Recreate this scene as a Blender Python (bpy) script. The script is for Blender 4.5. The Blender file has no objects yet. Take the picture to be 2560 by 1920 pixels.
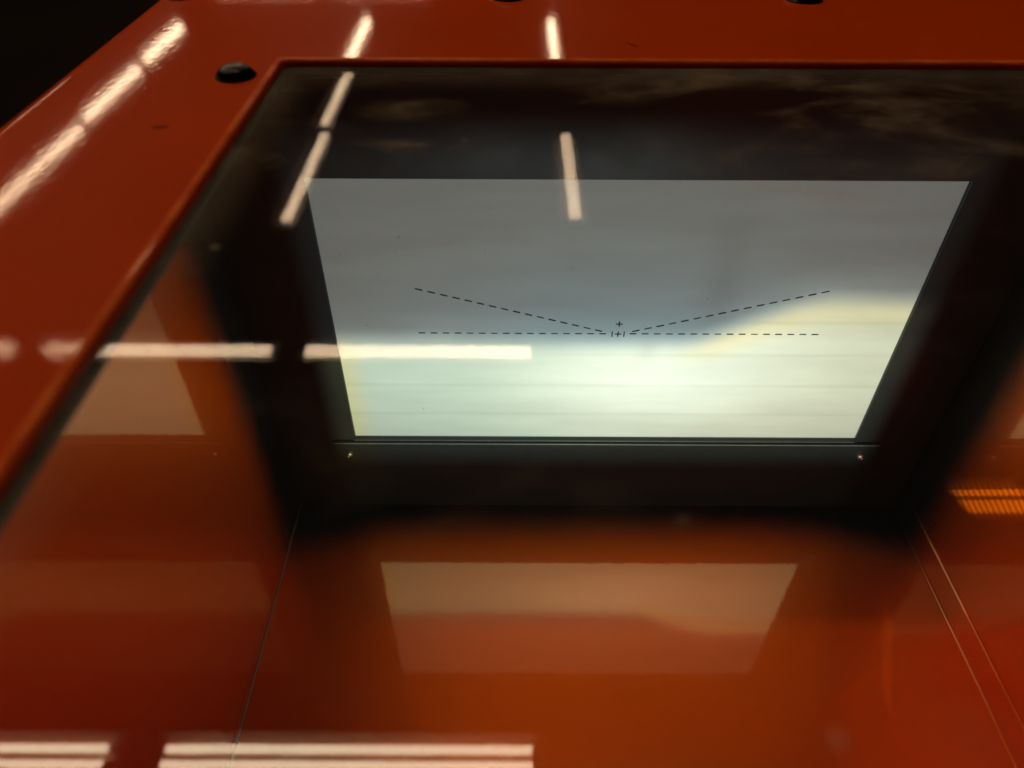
import bpy, bmesh, math, random
from mathutils import Vector, Matrix
R = math.radians
random.seed(4)
S = bpy.context.scene
C = S.collection
ZC = 1.50                     # camera height above the workshop floor; heights below are given under it

# ------------------------------------------------------------------ camera
cam_d = bpy.data.cameras.new('camera')
cam = bpy.data.objects.new('camera', cam_d); C.objects.link(cam)
cam.matrix_world = (Matrix.Translation((0, 0, ZC)) @ Matrix.Rotation(R(48.0), 4, 'X') @ Matrix.Rotation(0.0045, 4, 'Z'))
cam_d.sensor_width = 36.0
cam_d.lens = 36.0 * 1861 / 2560
cam_d.clip_start = 0.01; cam_d.clip_end = 100
cam_d.dof.use_dof = True
cam_d.dof.focus_distance = 0.455
cam_d.dof.aperture_fstop = cam_d.lens / 4.4   # a phone lens: about 4.4 mm of open aperture
S.camera = cam

# ------------------------------------------------------------------ world, exposure
w = bpy.data.worlds.new('World'); S.world = w; w.use_nodes = True
w.node_tree.nodes['Background'].inputs[0].default_value = (1, .8, .6, 1)
w.node_tree.nodes['Background'].inputs[1].default_value = 0.002
S.view_settings.view_transform = 'Standard'; S.view_settings.look = 'None'
S.view_settings.exposure = 0.28; S.view_settings.gamma = 1.0
S.cycles.max_bounces = 10; S.cycles.glossy_bounces = 6; S.cycles.transparent_max_bounces = 12
S.cycles.caustics_reflective = False; S.cycles.caustics_refractive = False
S.cycles.sample_clamp_indirect = 4.0

TUBE_L = 25.0                  # radiance of the fluorescent tubes
BEAM_W = 12.5                 # power of the headlight beam inside the chamber

# chamber dimensions (x, y forward, h = depth under the camera)
XL, XR = -0.1665, 0.3018      # inner side walls
YB = 0.3725                   # back panel face
HF = 0.463                    # tray floor
HL = 0.120                    # lid top
SX0, SX1, SH0, SH1 = -0.1125, 0.2472, 0.1866, 0.3873   # screen opening
YF = -0.115                   # front wall

# ------------------------------------------------------------------ node helpers
class NT:
    def __init__(s, tree): s.t = tree
    def n(s, typ, **kw):
        nd = s.t.nodes.new(typ)
        for k, v in kw.items(): setattr(nd, k, v)
        return nd
    def put(s, sock, v):
        if v is None: return
        if isinstance(v, bpy.types.NodeSocket): s.t.links.new(v, sock)
        else:
            if isinstance(v, tuple) and len(v) == 3 and sock.type == 'RGBA': v = v + (1,)
            sock.default_value = v
    def m(s, op, a, b=None, c=None, clamp=False):
        nd = s.n('ShaderNodeMath', operation=op, use_clamp=clamp)
        for i, v in enumerate((a, b, c)): s.put(nd.inputs[i], v)
        return nd.outputs[0]
    def sm(s, v, lo, hi, a=0.0, b=1.0):       # smoothstep from a to b
        nd = s.n('ShaderNodeMapRange', interpolation_type='SMOOTHSTEP')
        for i, x in enumerate((v, lo, hi, a, b)): s.put(nd.inputs[i], x)
        return nd.outputs[0]
    def mix(s, f, a, b):
        nd = s.n('ShaderNodeMix', data_type='RGBA')
        s.put(nd.inputs[0], f); s.put(nd.inputs[6], a); s.put(nd.inputs[7], b)
        return nd.outputs[2]
    def noise(s, vec, scale, detail=3.0, rough=.5, dist=0.0):
        nd = s.n('ShaderNodeTexNoise'); s.put(nd.inputs['Vector'], vec)
        nd.inputs['Scale'].default_value = scale; nd.inputs['Detail'].default_value = detail
        nd.inputs['Roughness'].default_value = rough; nd.inputs['Distortion'].default_value = dist
        return nd.outputs[0]
    def xyz(s, v):
        nd = s.n('ShaderNodeSeparateXYZ'); s.put(nd.inputs[0], v); return nd.outputs
    def comb(s, x, y, z):
        nd = s.n('ShaderNodeCombineXYZ')
        for i, v in enumerate((x, y, z)): s.put(nd.inputs[i], v)
        return nd.outputs[0]
    def scale(s, v, k):
        nd = s.n('ShaderNodeVectorMath', operation='MULTIPLY'); s.put(nd.inputs[0], v); nd.inputs[1].default_value = k
        return nd.outputs[0]
    def bump(s, h, dist, strength=1.0, normal=None):
        nd = s.n('ShaderNodeBump'); nd.inputs['Strength'].default_value = strength
        nd.inputs['Distance'].default_value = dist; s.put(nd.inputs['Height'], h)
        if normal is not None: s.put(nd.inputs['Normal'], normal)
        return nd.outputs[0]

def material(name):
    m = bpy.data.materials.new(name); m.use_nodes = True
    t = NT(m.node_tree); p = m.node_tree.nodes['Principled BSDF']
    tc = t.n('ShaderNodeTexCoord').outputs['Object']
    return m, t, p, tc

def simple(name, col, rough=.5, metal=0.0, spec=.5, bump=0.0, bscale=900):
    m, t, p, tc = material(name)
    f = t.noise(tc, bscale * .15, 4)
    t.put(p.inputs['Base Color'], t.mix(f, tuple(c * .8 for c in col), tuple(min(1, c * 1.2) for c in col)))
    p.inputs['Roughness'].default_value = rough; p.inputs['Metallic'].default_value = metal
    p.inputs['Specular IOR Level'].default_value = spec
    if bump: t.put(p.inputs['Normal'], t.bump(t.noise(tc, bscale, 3), bump))
    return m

ORANGE = (1.00, 0.120, 0.0008)

def paint(name, lid=False):
    """glossy orange powder paint with orange peel; inside the chamber a soft black overspray lies near the back"""
    m, t, p, tc = material(name)
    x, y, z = t.xyz(tc)
    v = t.noise(tc, 14, 4)
    col = (.62, .060, .0005) if lid else ORANGE
    base = t.mix(v, tuple(c * .90 for c in col), tuple(min(1, c * 1.08) for c in col))
    specks = t.m('GREATER_THAN', t.noise(tc, 420, 2, .6), .765)
    base = t.mix(t.m('MULTIPLY', specks, .7), base, (.03, .012, .006))
    peel = t.m('ADD', t.noise(tc, 330, 2, .5), t.m('MULTIPLY', t.noise(tc, 90, 2), .8))
    if lid:
        # paler orange along the rim of the window opening
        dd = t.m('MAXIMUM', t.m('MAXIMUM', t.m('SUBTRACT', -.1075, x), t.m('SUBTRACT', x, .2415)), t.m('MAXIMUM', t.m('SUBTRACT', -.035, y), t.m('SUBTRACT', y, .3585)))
        pale_rim = t.m('MULTIPLY', t.m('MULTIPLY', t.sm(dd, .0004, .0013), t.sm(dd, .0026, .0040, 1.0, 0.0)), t.sm(t.noise(tc, 60, 3), .3, .7, .35, .9))
        base = t.mix(pale_rim, base, (1.0, .22, .05))
        # brushed-in streaks of the sheet under the paint, two small scratches
        st = t.noise(t.scale(tc, (340, 260, 300)), 1.0, 3, .5, .5)
        for (sx, sy, a, l, wd) in ((.0579, .3813, -.9, .0042, .0009), (-.1374, .2817, .15, .0035, .0013), (-.172, .292, .2, .003, .0008)):
            dx = t.m('SUBTRACT', x, sx); dy = t.m('SUBTRACT', y, sy)
            u = t.m('ADD', t.m('MULTIPLY', dx, math.cos(a)), t.m('MULTIPLY', dy, math.sin(a)))
            q = t.m('SUBTRACT', t.m('MULTIPLY', dy, math.cos(a)), t.m('MULTIPLY', dx, math.sin(a)))
            q = t.m('ADD', q, t.m('MULTIPLY', t.m('SUBTRACT', t.noise(tc, 700, 2), .5), .0012))
            d = t.m('ADD', t.m('POWER', t.m('ABSOLUTE', t.m('DIVIDE', u, l)), 2.0), t.m('POWER', t.m('ABSOLUTE', t.m('DIVIDE', q, wd)), 2.0))
            base = t.mix(t.sm(d, .3, 1.5, .85, 0.0), base, (.012, .008, .006))
        nb = t.bump(st, .000017, 1.0)
        p.inputs['Roughness'].default_value = .034; p.inputs['Specular IOR Level'].default_value = .30
        p.inputs['Coat Roughness'].default_value = .30; p.inputs['Coat Weight'].default_value = .06; p.inputs['Coat IOR'].default_value = 1.35
    else:
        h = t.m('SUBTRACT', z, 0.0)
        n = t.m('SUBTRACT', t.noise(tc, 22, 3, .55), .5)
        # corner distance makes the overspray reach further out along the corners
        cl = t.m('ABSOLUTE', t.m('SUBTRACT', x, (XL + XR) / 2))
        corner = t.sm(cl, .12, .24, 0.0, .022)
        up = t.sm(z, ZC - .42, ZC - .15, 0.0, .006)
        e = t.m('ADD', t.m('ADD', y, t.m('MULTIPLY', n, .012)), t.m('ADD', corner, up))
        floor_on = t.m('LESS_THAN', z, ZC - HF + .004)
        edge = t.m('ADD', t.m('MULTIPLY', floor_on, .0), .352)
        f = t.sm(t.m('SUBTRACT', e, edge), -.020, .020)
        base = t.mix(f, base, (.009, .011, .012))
        nb = t.bump(peel, .000016)
        t.put(p.inputs['Roughness'], t.m('ADD', t.m('MULTIPLY', f, .40), .05))
        t.put(p.inputs['Specular IOR Level'], t.m('SUBTRACT', .5, t.m('MULTIPLY', f, .42)))
    t.put(p.inputs['Base Color'], base)
    p.inputs['IOR'].default_value = 1.16 if lid else 3.5
    p.inputs['Specular Tint'].default_value = (1, .62, .22, 1) if lid else (1, .68, .40, 1)
    t.put(p.inputs['Normal'], nb); t.put(p.inputs['Coat Normal'], nb)
    if not lid:
        # the pigment under the gloss scatters forward in a broad orange lobe
        g2 = t.n('ShaderNodeBsdfGlossy'); g2.inputs['Roughness'].default_value = .50
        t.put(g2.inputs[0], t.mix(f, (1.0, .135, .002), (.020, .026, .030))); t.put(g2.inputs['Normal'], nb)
        mx = t.n('ShaderNodeMixShader'); mx.inputs[0].default_value = .50
        t.t.links.new(p.outputs[0], mx.inputs[1]); t.t.links.new(g2.outputs[0], mx.inputs[2])
        t.t.links.new(mx.outputs[0], m.node_tree.nodes['Material Output'].inputs[0])
    return m

def pane_material():
    """clear pane: transparent with a Fresnel reflection on its outer faces, a thin uneven film of dust on top"""
    m = bpy.data.materials.new('window glass'); m.use_nodes = True
    t = NT(m.node_tree); m.node_tree.nodes.clear()
    tc = t.n('ShaderNodeTexCoord').outputs['Object']
    x, y, z = t.xyz(tc)
    out = t.n('ShaderNodeOutputMaterial')
    fr = t.n('ShaderNodeFresnel'); fr.inputs[0].default_value = 1.52
    gl = t.n('ShaderNodeBsdfAnisotropic' if False else 'ShaderNodeBsdfGlossy'); gl.inputs['Roughness'].default_value = 0.012
    tr = t.n('ShaderNodeBsdfTransparent'); tr.inputs[0].default_value = (.985, .99, .98, 1)
    back = t.n('ShaderNodeNewGeometry').outputs['Backfacing']
    front = t.m('SUBTRACT', 1.0, back)
    f = t.m('MULTIPLY', t.m('MINIMUM', t.m('MULTIPLY', fr.outputs[0], 1.75), .027), front)
    mx = t.n('ShaderNodeMixShader'); t.put(mx.inputs[0], f)
    t.t.links.new(tr.outputs[0], mx.inputs[1]); t.t.links.new(gl.outputs[0], mx.inputs[2])
    # dust and wiped smears
    big = t.noise(t.scale(tc, (1, 1.9, 1)), 11, 5, .58, .8)
    fine = t.noise(t.scale(tc, (1, 1.4, 1)), 60, 5, .6, .8)
    edge = t.m('MAXIMUM', t.sm(y, .325, .36, 0.0, .55), t.sm(x, .19, .25, 0.0, .45))
    edge = t.m('MAXIMUM', edge, t.sm(x, -.107, -.085, .5, 0.0))
    sm = t.sm(big, .50, .78)
    rear = t.sm(y, .14, .27, .25, 1.0)
    d = t.m('MULTIPLY', t.m('ADD', t.m('MULTIPLY', sm, rear), edge), t.sm(fine, .25, .75, .45, 1.0))
    vor = t.n('ShaderNodeTexVoronoi'); vor.inputs['Scale'].default_value = 55; t.put(vor.inputs['Vector'], tc)
    pick = t.m('GREATER_THAN', t.xyz(vor.outputs['Color'])[0], .90)
    spot = t.m('MULTIPLY', t.sm(vor.outputs['Distance'], .06, .16, 1.0, 0.0), pick)
    d = t.m('ADD', d, t.m('MULTIPLY', spot, .7))
    d = t.m('MULTIPLY', t.m('ADD', t.m('MULTIPLY', d, DUST), .020), front)
    df = t.n('ShaderNodeBsdfDiffuse'); t.put(df.inputs[0], t.mix(t.sm(d, .02, .05), (.50, .54, .60), (.60, .51, .39)))
    m2 = t.n('ShaderNodeMixShader'); t.put(m2.inputs[0], d)
    t.t.links.new(mx.outputs[0], m2.inputs[1]); t.t.links.new(df.outputs[0], m2.inputs[2])
    t.t.links.new(m2.outputs[0], out.inputs[0])
    return m
DUST = 0.30

def emitter(name, col, strength):
    m = bpy.data.materials.new(name); m.use_nodes = True
    t = NT(m.node_tree); m.node_tree.nodes.clear()
    e = t.n('ShaderNodeEmission'); e.inputs[0].default_value = col + (1,); e.inputs[1].default_value = strength
    o = t.n('ShaderNodeOutputMaterial'); t.t.links.new(e.outputs[0], o.inputs[0])
    return m

M = dict(
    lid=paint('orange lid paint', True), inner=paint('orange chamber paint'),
    glass=pane_material(),
    rubber=simple('black rubber', (.012, .011, .011), .6, spec=.3),
    bolt=simple('black oxide bolt', (.004, .004, .004), .3, spec=.15),
    obolt=simple('orange painted bolt', (.42, .045, .002), .4),
    mark=simple('black print', (.012, .016, .014), .6),
    metal=simple('screw steel', (.42, .42, .40), .42, 1.0),
    white=simple('white lacquer', (.22, .19, .15), .6),
    tube=emitter('lit tube', (1.0, .71, .45), TUBE_L),
    cap=simple('tube cap', (.5, .5, .5), .4, 1.0),
    dark=simple('dark ceiling', (.012, .010, .009), .9, bscale=8),
)
m, t, p, tc = material('black panel lacquer')
t.put(p.inputs['Base Color'], t.mix(t.noise(tc, 9, 4, .6), (.015, .019, .022), (.030, .036, .040)))
t.put(p.inputs['Roughness'], t.sm(t.noise(tc, 12, 4, .6), .3, .8, .38, .6))
t.put(p.inputs['Normal'], t.bump(t.noise(tc, 900, 3), .00004))
M['black'] = m
M['strip'] = simple('black strip lacquer', (.018, .024, .028), .42, spec=.35)
M['edge'] = simple('strip edge highlight', (.32, .32, .30), .45)  # light grey that paints in the highlight on the strip edges

m, t, p, tc = material('white measuring screen')
sp = t.m('GREATER_THAN', t.noise(tc, 330, 1, .4), .83)
t.put(p.inputs['Base Color'], t.mix(t.m('MULTIPLY', sp, .55), (.80, .80, .78), (.2, .19, .17)))
p.inputs['Roughness'].default_value = .75; p.inputs['Specular IOR Level'].default_value = .2
M['screen'] = m
m, t, p, tc = material('workshop concrete')
x, y, z = t.xyz(tc)
v = t.noise(tc, 1.3, 5, .6)
base = t.mix(v, (.001, .001, .0012), (.008, .004, .004))
t.put(p.inputs['Base Color'], base); p.inputs['Roughness'].default_value = .8; p.inputs['Specular IOR Level'].default_value = .03
M['concrete'] = m

# ------------------------------------------------------------------ mesh helpers
def obj(name, bm, mat, parent=None, smooth=False, loc=None):
    me = bpy.data.meshes.new(name); bmesh.ops.recalc_face_normals(bm, faces=bm.faces); bm.to_mesh(me); bm.free()
    if smooth:
        for f in me.polygons: f.use_smooth = True
    me.materials.append(mat)
    o = bpy.data.objects.new(name, me); C.objects.link(o)
    if parent: o.parent = parent
    if loc: o.location = loc
    return o
def auto_smooth(o, deg=35):
    me = o.data
    for f in me.polygons: f.use_smooth = max(abs(c) for c in f.normal) < .99999   # flat sheet keeps its true normal
    bm = bmesh.new(); bm.from_mesh(me)
    for e in bm.edges:
        if len(e.link_faces) == 2 and e.calc_face_angle() > R(deg): e.smooth = False
    bm.to_mesh(me); bm.free()
def box(bm, x0, x1, y0, y1, z0, z1, bev=0.0, seg=3):
    vs = [bm.verts.new(v) for v in ((x0,y0,z0),(x1,y0,z0),(x1,y1,z0),(x0,y1,z0),(x0,y0,z1),(x1,y0,z1),(x1,y1,z1),(x0,y1,z1))]
    fs = [bm.faces.new([vs[i] for i in f]) for f in ((0,3,2,1),(4,5,6,7),(0,1,5,4),(1,2,6,5),(2,3,7,6),(3,0,4,7))]
    if bev:
        es = list({e for f in fs for e in f.edges})
        bmesh.ops.bevel(bm, geom=es, offset=bev, segments=seg, affect='EDGES', profile=.5)
def B(name, mat, parent, x0, x1, y0, y1, h0, h1, bev=0.0, seg=3):
    bm = bmesh.new(); box(bm, x0, x1, y0, y1, ZC - h1, ZC - h0, bev, seg)
    o = obj(name, bm, mat, parent)
    if bev: auto_smooth(o, 50)
    return o
def rrect(x0, x1, y0, y1, r, n=8):
    pts = []
    for cx, cy, a0 in ((x1 - r, y1 - r, 0), (x0 + r, y1 - r, 90), (x0 + r, y0 + r, 180), (x1 - r, y0 + r, 270)):
        for i in range(n + 1):
            a = R(a0 + 90 * i / n); pts.append((cx + r * math.cos(a), cy + r * math.sin(a)))
    return pts
def loft(rings, closed=True):
    """rings: list of (list of xy, height under camera)"""
    bm = bmesh.new(); L = []
    for pts, h in rings: L.append([bm.verts.new((x, y, ZC - h)) for x, y in pts])
    for a, b in zip(L, L[1:] + ([L[0]] if closed else [])):
        n = len(a)
        for i in range(n): bm.faces.new((a[i], a[(i + 1) % n], b[(i + 1) % n], b[i]))
    return bm
def lathe(profile, n=28):
    bm = bmesh.new(); rings = []
    for r, z in profile:
        if r == 0: rings.append([bm.verts.new((0, 0, z))])
        else: rings.append([bm.verts.new((r * math.cos(2*math.pi*i/n), r * math.sin(2*math.pi*i/n), z)) for i in range(n)])
    for a, b in zip(rings, rings[1:]):
        for i in range(n):
            j = (i + 1) % n
            if len(a) == 1: bm.faces.new((a[0], b[i], b[j]))
            elif len(b) == 1: bm.faces.new((a[i], a[j], b[0]))
            else: bm.faces.new((a[i], a[j], b[j], b[i]))
    return bm
def empty(name, loc, label, cat, group=None):
    o = bpy.data.objects.new(name, None); C.objects.link(o); o.location = loc
    o['label'] = label; o['category'] = cat
    if group: o['group'] = group
    return o

# ------------------------------------------------------------------ setting
bm = bmesh.new(); box(bm, -14, 14, -9, 19, -.1, 0); o = obj('workshop_floor', bm, M['concrete']); o['kind'] = 'structure'
bm = bmesh.new(); box(bm, -14, 14, -9, 19, 3.80, 3.9); o = obj('ceiling', bm, M['dark']); o['kind'] = 'structure'

# ------------------------------------------------------------------ the tester
T = empty('headlight_tester', (0, 0, 0), 'glossy orange steel headlight tester with a glass window over its white screen', 'tester')
WX0, WX1, WY0, WY1 = -0.1075, 0.2415, -0.035, 0.3585     # window opening in the lid
OX0, OX1, OY0, OY1 = -0.2065, 0.3400, -0.150, 0.4900     # outer edge of the lid

# lid: one bent sheet with rolled outer edge and a small rolled lip round the window
rings = []
for i in range(17):                                      # outer fold
    a = R(90 * i / 16); rr = .0110
    rings.append((rrect(OX0 + rr*(1-math.cos(a)), OX1 - rr*(1-math.cos(a)), OY0 + rr*(1-math.cos(a)), OY1 - rr*(1-math.cos(a)), .013 - rr*(1-math.cos(a))), HL + rr - rr * math.sin(a)))
rings.insert(0, (rrect(OX0, OX1, OY0, OY1, .013), HL + .040))
rings.append((rrect(OX0 + .02, OX1 - .02, OY0 + .02, OY1 - .02, .012), HL))
for i in range(6):                                       # window lip
    a = R(90 * i / 5); rr = .0026
    k = rr * (1 - math.sin(a))
    rings.append((rrect(WX0 - k, WX1 + k, WY0 - k, WY1 + k, .006 + k), HL + rr - rr * math.cos(a)))
rings.append((rrect(WX0, WX1, WY0, WY1, .006), HL + .0031))
rings.append((rrect(WX0 - .01, WX1 + .01, WY0 - .01, WY1 + .01, .012), HL + .0031))
rings.append((rrect(OX0 + .013, OX1 - .013, OY0 + .013, OY1 - .013, .003), HL + .0031))
rings.append((rrect(OX0 + .0015, OX1 - .0015, OY0 + .0015, OY1 - .0015, .009), HL + .040))
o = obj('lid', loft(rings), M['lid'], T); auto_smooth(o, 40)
# glass pane lying under the lid, and its black rubber gasket below
bm = bmesh.new(); box(bm, WX0 - .009, WX1 + .009, WY0 - .009, WY1 + .009, ZC - HL - .0062, ZC - HL - .0032)
obj('glass_pane', bm, M['glass'], T)
g = .0006
gk = [(rrect(WX0 - .009, WX1 + .009, WY0 - .009, WY1 + .009, .008), HL + .0064), (rrect(WX0 + g, WX1 - g, WY0 + g, WY1 - g, .004), HL + .0064),
      (rrect(WX0 + g, WX1 - g, WY0 + g, WY1 - g, .004), HL + .0078), (rrect(WX0 - .009, WX1 + .009, WY0 - .009, WY1 + .009, .008), HL + .0078)]
o = obj('gasket', loft(gk), M['rubber'], T)

# chamber: side walls, tray with upturned flanges, back panel with opening, front wall with lens
B('side_wall', M['inner'], T, XL - .0015, XL, YF, YB + .012, HL + .0128, HF + .006)
B('side_wall', M['inner'], T, XR, XR + .0015, YF, YB + .012, HL + .0128, HF + .006)
def tray():
    bm = bmesh.new(); r = .0016; prof = []
    prof.append((XL + .0004, HF - .0062))
    prof.append((XL + .0004, HF - r))
    for i in range(1, 6): a = R(90 * i / 5); prof.append((XL + .0004 + r*(1-math.cos(a)), HF - r + r*math.sin(a)))
    for i in range(0, 6): a = R(90 * i / 5); prof.append((XR - .0013 - r*(1-math.sin(a)), HF - r + r*math.cos(a)))
    prof.append((XR - .0013, HF - .0215))
    prof.append((XR - .0006, HF - .0221))
    prof.append((XR - .0001, HF - .0221))
    prof.append((XR - .0001, HF + .0025)); prof.append((XL + .0001, HF + .0025)); prof.append((XL + .0001, HF - .0062))
    ys = [YF + .001, YB - .0002]
    L = [[bm.verts.new((x, y, ZC - h)) for x, h in prof] for y in ys]
    n = len(prof)
    for i in range(n): bm.faces.new((L[0][i], L[0][(i+1) % n], L[1][(i+1) % n], L[1][i]))
    bm.faces.new(L[0]); bm.faces.new(L[1])
    return bm
o = obj('floor_tray', tray(), M['inner'], T); auto_smooth(o, 30)
# sealant bead along the left joint
bm = bmesh.new(); prev = None; N = 150
for i in range(N + 1):
    y = -.05 + (YB + .05) * i / N
    r = .00055 + random.random() * .00025
    ring = [bm.verts.new((XL + .0007 + r * math.cos(a) + .0003, y, ZC - HF + .0004 + r * math.sin(a))) for a in [2*math.pi*k/6 for k in range(6)]]
    if prev:
        for k in range(6): bm.faces.new((prev[k], prev[(k+1) % 6], ring[(k+1) % 6], ring[k]))
    prev = ring
obj('sealant_bead', bm, simple('cracked sealant', (.60, .34, .20), .5, bump=.0006, bscale=900), T, smooth=True)

def frame_plate(x0, x1, h0, h1, ix0, ix1, ih0, ih1, y0, y1, bev):
    """plate in the xz plane from y0 (front) to y1 with a rectangular opening whose front edge is rounded"""
    bm = bmesh.new()
    def ring(a, b, c, d, y): return [bm.verts.new((x, y, ZC - h)) for x, h in ((a, c), (b, c), (b, d), (a, d))]
    L = [ring(x0, x1, h0, h1, y1), ring(x0, x1, h0, h1, y0), ring(ix0 - bev, ix1 + bev, ih0 - bev, ih1 + bev, y0),
         ring(ix0 - bev*.3, ix1 + bev*.3, ih0 - bev*.3, ih1 + bev*.3, y0 + bev*.3), ring(ix0, ix1, ih0, ih1, y0 + bev), ring(ix0, ix1, ih0, ih1, y1)]
    for a, b in zip(L, L[1:] + [L[0]]):
        for i in range(4): bm.faces.new((a[i], a[(i+1) % 4], b[(i+1) % 4], b[i]))
    return bm
o = obj('back_panel', frame_plate(XL + .0002, XR - .0016, HL + .0130, HF - .0002, SX0, SX1, SH0, SH1, YB - .0008, YB + .0012, .0005), M['black'], T)
sc = B('screen', M['screen'], T, SX0 - .008, SX1 + .008, YB + .0014, YB + .0034, SH0 - .008, SH1 + .008)

# printed aiming marks on the screen: dashed lines, crosses and ticks, one flat print
bm = bmesh.new(); ym = YB + .0012
def dash(xa, ha, xb, hb, wd):
    d = Vector((xb - xa, 0, -(hb - ha))).normalized(); n = Vector((-d.z, 0, d.x)) * wd / 2
    a = Vector((xa, ym, ZC - ha)); b = Vector((xb, ym, ZC - hb)); c = d * wd * .35
    bm.faces.new([bm.verts.new(v) for v in (a + n*.75 - c*0, a + n, b + n, b + n*.6 + c, b - n*.6 + c, b - n, a - n, a - n*.6 - c, a + n*.6 - c)][1:])
def row(x0, h0, x1, h1, n, ln, wd):
    for i in range(n):
        k = i / (n - 1); L = math.hypot(x1 - x0, h1 - h0); f = (1 - ln / L) * k
        xa, ha = x0 + (x1 - x0) * f, h0 + (h1 - h0) * f
        k2 = ln / L; dash(xa, ha, xa + (x1 - x0) * k2, ha + (h1 - h0) * k2, wd * random.uniform(.85, 1.1))
row(-.0588, .2592, .0567, .2912, 16, .0041, .00085)
row(.1922, .2597, .0764, .2913, 16, .0042, .00085)
row(-.0594, .2931, .0595, .2932, 16, .0038, .00075)
row(.1946, .2930, .0750, .2931, 16, .0038, .00080)
for xx in (.0636, .0712): dash(xx, .2915, xx, .2953, .00075)
for hh, s_ in ((.2934, .0019), (.2854, .0019)):
    dash(.0674 - s_, hh, .0674 + s_, hh, .0008)
    ym -= .00003; dash(.0674, hh - s_, .0674, hh + s_, .0008); ym += .00003
me = obj('aiming_marks', bm, M['mark'], sc)
me['label'] = 'black dashed lines meeting at two small crosses'

# narrow black retaining strip under the screen with two screws
br = B('retaining_strip', M['strip'], T, -.1283, .2653, YB - .0042, YB - .0010, .3892, .4590, .0009, 5)
B('ledge_strip', M['black'], T, -.1132, .2466, YB - .0026, YB - .0010, .3874, .3889, .0002, 2)
for xa, xb, ya, hh, th in ((-.1278, .2648, YB - .00426, .3897, .0005), (-.1130, .2464, YB - .00268, .3878, .0003)):
    B('edge_highlight', M['edge'], br, xa, xb, ya, ya + .0006, hh, hh + th, .0001, 1)  # thin pale bars standing in for the bevel highlight along both strips
def screw(x, h):
    r = .0031
    bm = lathe([(0, .0012), (.0006, .0012), (.0007, .0018), (.0011, .0021), (.0017, .0019), (.0023, .0013), (r, .0004), (r, -.0012)], 24)
    # cross recess arms
    o = obj('screw', bm, M['metal'], br, smooth=True)
    o.rotation_euler = (R(90), 0, 0); o.location = (x, YB - .0044, ZC - h)
    return o
screw(-.1180, .4010); screw(.2538, .4010)

# front wall and lens the beam comes through (behind and below the camera's view)
fw = B('front_wall', M['inner'], T, XL - .0015, XR + .0015, YF - .002, YF, HL + .0128, HF + .006)
bm = lathe([(0, .004), (.03, .0035), (.06, .002), (.075, 0), (.075, -.001), (0, -.001)], 48)
o = obj('lens', bm, simple('lens glass', (.05, .055, .06), .08, spec=.8), T, smooth=True)
o.rotation_euler = (R(-90), 0, 0); o.location = (.0673, YF + .0012, ZC - .2869)
# outer casing below the lid
for (a, b, c, d) in ((OX0 + .003, OX0 + .0045, OY0 + .004, OY1 - .004), (OX1 - .0045, OX1 - .003, OY0 + .004, OY1 - .004),
                     (OX0 + .0047, OX1 - .0047, OY1 - .0055, OY1 - .004), (OX0 + .0047, OX1 - .0047, OY0 + .004, OY0 + .0055)):
    B('casing_panel', M['lid'], T, a, b, c, d, HL + .016, HF + .03)
B('casing_panel', M['lid'], T, OX0 + .0047, OX1 - .0047, OY0 + .0057, OY1 - .0057, HF + .028, HF + .030)
B('stand_post', M['rubber'], T, .02, .11, .12, .21, HF + .031, ZC - .08, .004)
B('stand_foot', M['rubber'], T, -.15, .28, -.08, .42, ZC - .079, ZC - .001, .006)

# dome bolts on the lid
def bolt(x, y, mat, r=.0088, h=.0048):
    prof = [(0, h), (.0020, h * .995), (.0034, h * .97)] + [(r * math.sin(R(a)) , h * math.cos(R(a)) ** .8) for a in (34, 45, 58, 70, 80)] + [(r, .0006), (r * 1.10, .0005), (r * 1.13, -.0004)]
    o = obj('bolt', lathe(prof, 32), mat, T, smooth=True); o.location = (x, y, ZC - HL + .0003); return o
bolt(-.1232, .3370, M['bolt'], .0080); bolt(-.0033, .4640, M['bolt'], .0098); bolt(.1645, .4620, M['bolt'], .0098)
o = bolt(-.1885, .4600, M['obolt'], .0075, .003); o['label'] = 'orange painted dome bolt at the rear corner'

# ------------------------------------------------------------------ the headlight beam falling on the screen
LD = bpy.data.lights.new('headlight_beam', 'SPOT'); LO = bpy.data.objects.new('headlight_beam', LD); C.objects.link(LO)
LY = YF + .012; LO.location = (.0673, LY, ZC - .2869); LO.rotation_euler = (R(90), 0, 0)
LD.energy = BEAM_W; LD.shadow_soft_size = 0.0; LD.spot_size = R(75); LD.spot_blend = .2
LD.use_nodes = True; t = NT(LD.node_tree); LD.node_tree.nodes.clear()
dirn = t.n('ShaderNodeTexCoord').outputs['Normal']
x, y, z = t.xyz(dirn); az = t.m('ABSOLUTE', z)
DL = YB - LY
U = t.m('ADD', t.m('MULTIPLY', t.m('DIVIDE', x, az), DL / .3597), .5)
V = t.m('ADD', t.m('MULTIPLY', t.m('DIVIDE', y, az), DL / .2007), .5)
uv = t.comb(U, V, 0.0)
def add(*a):
    r = a[0]
    for b in a[1:]: r = t.m('ADD', r, b)
    return r
wob = t.m('MULTIPLY', t.m('SUBTRACT', t.noise(t.scale(uv, (4, 1, 1)), 1.5, 2), .5), .03)
vc = add(.436, t.sm(U, .60, .86, 0.0, .165), wob)
dv = t.m('SUBTRACT', V, vc)
b = t.sm(dv, -.065, .058, 1.0, 0.0)
def gauss(cu, cv, su, sv):
    a = t.m('POWER', t.m('DIVIDE', t.m('SUBTRACT', U, cu), su), 2.0)
    c = t.m('POWER', t.m('DIVIDE', t.m('SUBTRACT', V, cv), sv), 2.0)
    return t.m('EXPONENT', t.m('MULTIPLY', t.m('ADD', a, c), -1.0))
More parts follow.
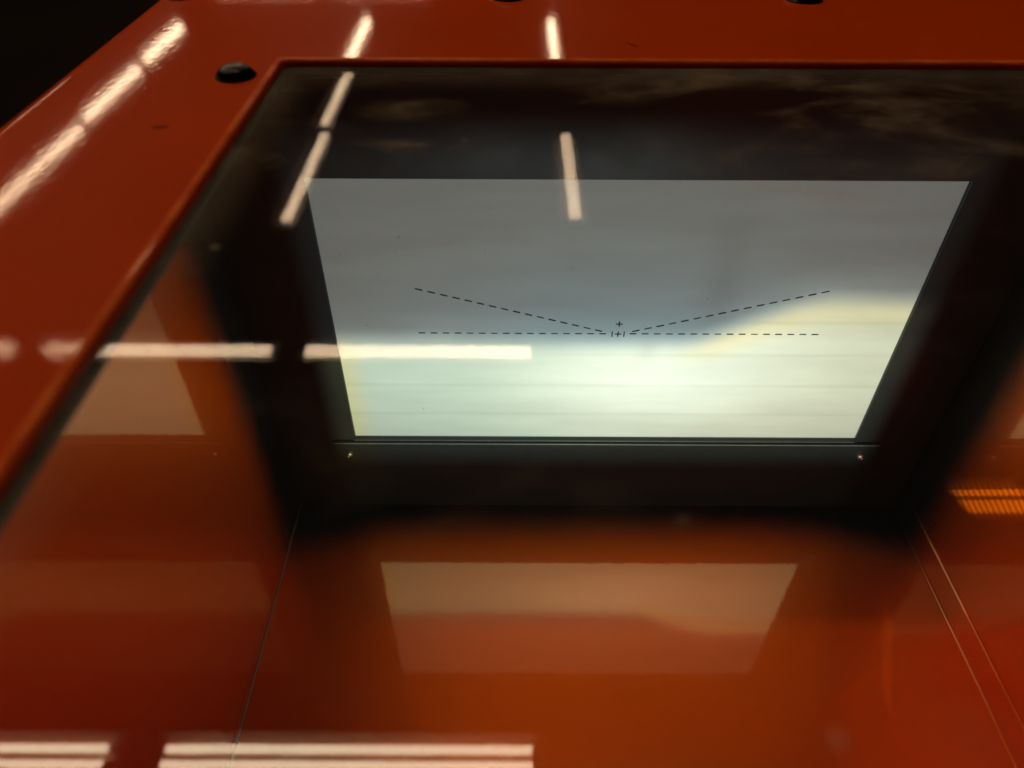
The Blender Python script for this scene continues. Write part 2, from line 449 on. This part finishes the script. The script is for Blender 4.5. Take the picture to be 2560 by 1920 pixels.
hot = add(.60, t.m('MULTIPLY', gauss(.62, .30, .26, .22), .24), t.m('MULTIPLY', t.sm(V, 0.0, .3, -.10, 0.0), 1.0), t.m('MULTIPLY', gauss(.45, .20, .25, .2), .06))
pp = t.m('PINGPONG', t.m('SUBTRACT', V, .381 - .1335 * 3), .1335 / 2)
stripe = t.sm(pp, .002, .011, .93, 1.0)
cloud = t.sm(t.noise(t.scale(uv, (1.5, 5, 1)), 2.2, 4, .55), .25, .75, .93, 1.07)
above = add(.128, t.m('MULTIPLY', gauss(.55, .5, .5, .25), .055), t.m('MULTIPLY', t.sm(dv, .0, .16, .06, 0.0), 1.0))
dim = t.m('SUBTRACT', 1.0, t.m('MULTIPLY', gauss(.665, .66, .035, .22), .16))
dim = t.m('MULTIPLY', dim, t.m('SUBTRACT', 1.0, t.m('MULTIPLY', gauss(.555, .40, .018, .05), .12)))
lum = t.m('MULTIPLY', add(t.m('MULTIPLY', above, t.m('SUBTRACT', 1.0, b)), t.m('MULTIPLY', t.m('MULTIPLY', hot, b), stripe)), t.m('MULTIPLY', cloud, dim))
# aperture of the beam a little larger than the screen
ap = t.m('MULTIPLY', t.m('MULTIPLY', t.sm(U, -.06, -.005), t.sm(U, 1.005, 1.06, 1.0, 0.0)), t.m('MULTIPLY', t.sm(V, -.16, -.01, .10, 1.0), t.sm(V, 1.01, 1.2, 1.0, 0.0)))
lum = t.m('MULTIPLY', lum, ap)
col_a = t.mix(gauss(.5, .42, .40, .33), (.78, .90, .84), (.58, .90, .98))
col_b = t.mix(t.sm(U, .15, .8), (.76, .98, .80), (.92, 1.0, .76))
col_b = t.mix(gauss(.60, .3, .2, .2), col_b, (.88, 1.0, .84))
fr = t.m('MULTIPLY', t.m('MULTIPLY', t.sm(dv, -.16, -.02), t.sm(U, .58, .7)), .75)
col_b = t.mix(fr, col_b, (1.0, .94, .52))
col_b = t.mix(t.sm(U, .0, .055, .65, 0.0), col_b, (1.0, .94, .42))
colr = t.mix(b, col_a, col_b)
# two bands added to the beam pattern to make bright streaks on the right wall
du = t.m('SUBTRACT', U, t.m('ADD', 1.2415, t.m('MULTIPLY', V, .312)))
teeth = t.noise(t.comb(t.m('MULTIPLY', du, 6.0), t.m('MULTIPLY', t.m('ADD', V, t.m('MULTIPLY', du, 4.0)), 60.0), 0.0), 1.0, 2)
tm = t.m('ADD', du, t.m('MULTIPLY', t.m('SUBTRACT', teeth, .5), .007))
ends = t.m('MULTIPLY', t.sm(V, -.115, -.07), t.sm(V, .14, .21, 1.0, 0.0))
b1 = t.m('MULTIPLY', t.sm(tm, -.003, .001), t.sm(tm, .007, .013, 1.0, 0.0))
b2 = t.m('MULTIPLY', t.sm(tm, .015, .021), t.sm(tm, .036, .046, 1.0, 0.0))
glow = t.m('MULTIPLY', t.sm(du, -.03, .0), t.sm(du, .035, .060, 1.0, 0.0))
ribs = t.sm(t.m('SINE', t.m('ADD', t.m('MULTIPLY', V, 290.0), t.m('MULTIPLY', du, 240.0))), -1.0, 1.0, .55, 1.1)
added_bands = t.m('MULTIPLY', t.m('MULTIPLY', ends, ribs), add(t.m('MULTIPLY', add(b1, t.m('MULTIPLY', b2, .85)), 1.25), t.m('MULTIPLY', glow, .25)))
colr = t.mix(t.sm(U, 1.14, 1.17), colr, (1.0, 1.3, 1.3))
lum = t.m('ADD', lum, added_bands)
em = t.n('ShaderNodeEmission'); t.put(em.inputs[0], colr); t.put(em.inputs[1], lum)
lo = t.n('ShaderNodeOutputLight'); LD.node_tree.links.new(em.outputs[0], lo.inputs[0])

# ------------------------------------------------------------------ fluorescent fittings under the ceiling (seen mirrored in glass and paint)
HZ = ZC + 2.2
def fitting(length, gap, wing):
    """batten along local x with two tubes hanging below it"""
    E = bpy.data.objects.new('ceiling_lamp', None); C.objects.link(E)
    L = length / 2
    bm = bmesh.new(); prof = [(-.085, .004), (-.080, .0), (-.045, .022), (.045, .022), (wing, .0), (wing + .005, .004), (.050, .060), (-.050, .060)]
    A = [[bm.verts.new((sx, y, z)) for y, z in prof] for sx in (-L - .03, L + .03)]
    for i in range(len(prof)): bm.faces.new((A[0][i], A[0][(i+1) % 8], A[1][(i+1) % 8], A[1][i]))
    bm.faces.new(A[0]); bm.faces.new(A[1])
    obj('reflector', bm, M['white'], E)
    for sy in (-gap, gap):
        bm = bmesh.new(); bmesh.ops.create_cone(bm, cap_ends=True, segments=14, radius1=.0135, radius2=.0135, depth=length - .04, matrix=Matrix.Rotation(R(90), 4, 'Y'))
        tb = obj('tube', bm, M['tube'], E, smooth=True); tb.location = (0, sy, 0)
        for sx in (-1, 1):
            bm = bmesh.new(); bmesh.ops.create_cone(bm, cap_ends=True, segments=14, radius1=.0140, radius2=.0140, depth=.02, matrix=Matrix.Rotation(R(90), 4, 'Y'))
            cp = obj('tube_cap', bm, M['cap'], tb); cp.location = (sx * (L - .010), 0, 0)
    return E
lamps = [  # x, y, length, along, label
    ((-.511), .954, 1.20, 'x', 'twin tube ceiling lamp mirrored as a bright pair at the bottom middle left'),
    ((-1.85), .954, 1.20, 'x', 'twin tube ceiling lamp mirrored as the short bright pair in the bottom left corner'),
    ((-.485), 2.965, 1.20, 'x', 'ceiling lamp whose mirrored bar crosses the left edge of the white screen'),
    ((-1.82), 2.965, 1.20, 'x', 'ceiling lamp whose mirrored bar lies on the glass left of the white screen'),
    ((-3.15), 2.965, 1.20, 'x', 'ceiling lamp glowing faintly on orange paint at the left picture edge'),
    (-1.47, 4.94, 1.40, 'y', 'ceiling lamp mirrored as slanting bar at the upper left screen corner'),
    (-1.51, 6.40, 1.28, 'y', 'ceiling lamp mirrored as upper slanting bar near the window corner'),
    (-1.56, 7.85, 1.36, 'y', 'ceiling lamp gleaming on orange lid just above the window, left one'),
    (.410, 4.98, 1.36, 'y', 'ceiling lamp mirrored as thin upright bar crossing the top of the screen'),
    (.397, 7.85, 1.36, 'y', 'ceiling lamp gleaming on orange lid above the window, right one'),
    (-3.42, 5.03, 1.40, 'y', 'ceiling lamp gleaming as lowest streak on the left orange lid edge'),
    (-3.46, 6.45, 1.22, 'y', 'ceiling lamp gleaming as middle streak on the left orange lid edge'),
    (-3.48, 7.75, 1.10, 'y', 'ceiling lamp gleaming as topmost streak on the left orange lid edge'),
    (-5.40, 5.10, 1.40, 'y', 'ceiling lamp gleaming as the lowest thin line on the outer fold of the lid'),
    (-5.42, 6.55, 1.28, 'y', 'ceiling lamp gleaming as the middle thin line on the outer fold of the lid'),
    (-5.45, 8.00, 1.36, 'y', 'ceiling lamp gleaming as the topmost thin line on the outer fold of the lid'),
    (-3.0, 9.75, 1.20, 'x', 'ceiling lamp gleaming at the top picture edge near the rear corner of the lid'),
    (-1.6, 9.75, 1.20, 'x', 'ceiling lamp gleaming thinly along the top picture edge above the window'),
]
protos = {}
for (lx, ly, ln, ax, lab) in lamps:
    key = (ln, ax)
    if key not in protos:
        root = fitting(ln, .0245 if ax == 'x' else .0190, .080 if ax == 'x' else .125); protos[key] = root
    else:
        src = protos[key]; root = src.copy(); C.objects.link(root)
        for ch in list(src.children):
            c = ch.copy(); C.objects.link(c); c.parent = root
            for gch in list(ch.children):
                q = gch.copy(); C.objects.link(q); q.parent = c
    root.location = (lx, ly, HZ); root.rotation_euler = (0, 0, R(90) if ax == 'y' else 0)
    root['label'] = lab; root['category'] = 'lamp'; root['group'] = 'fluorescent ceiling lamps'
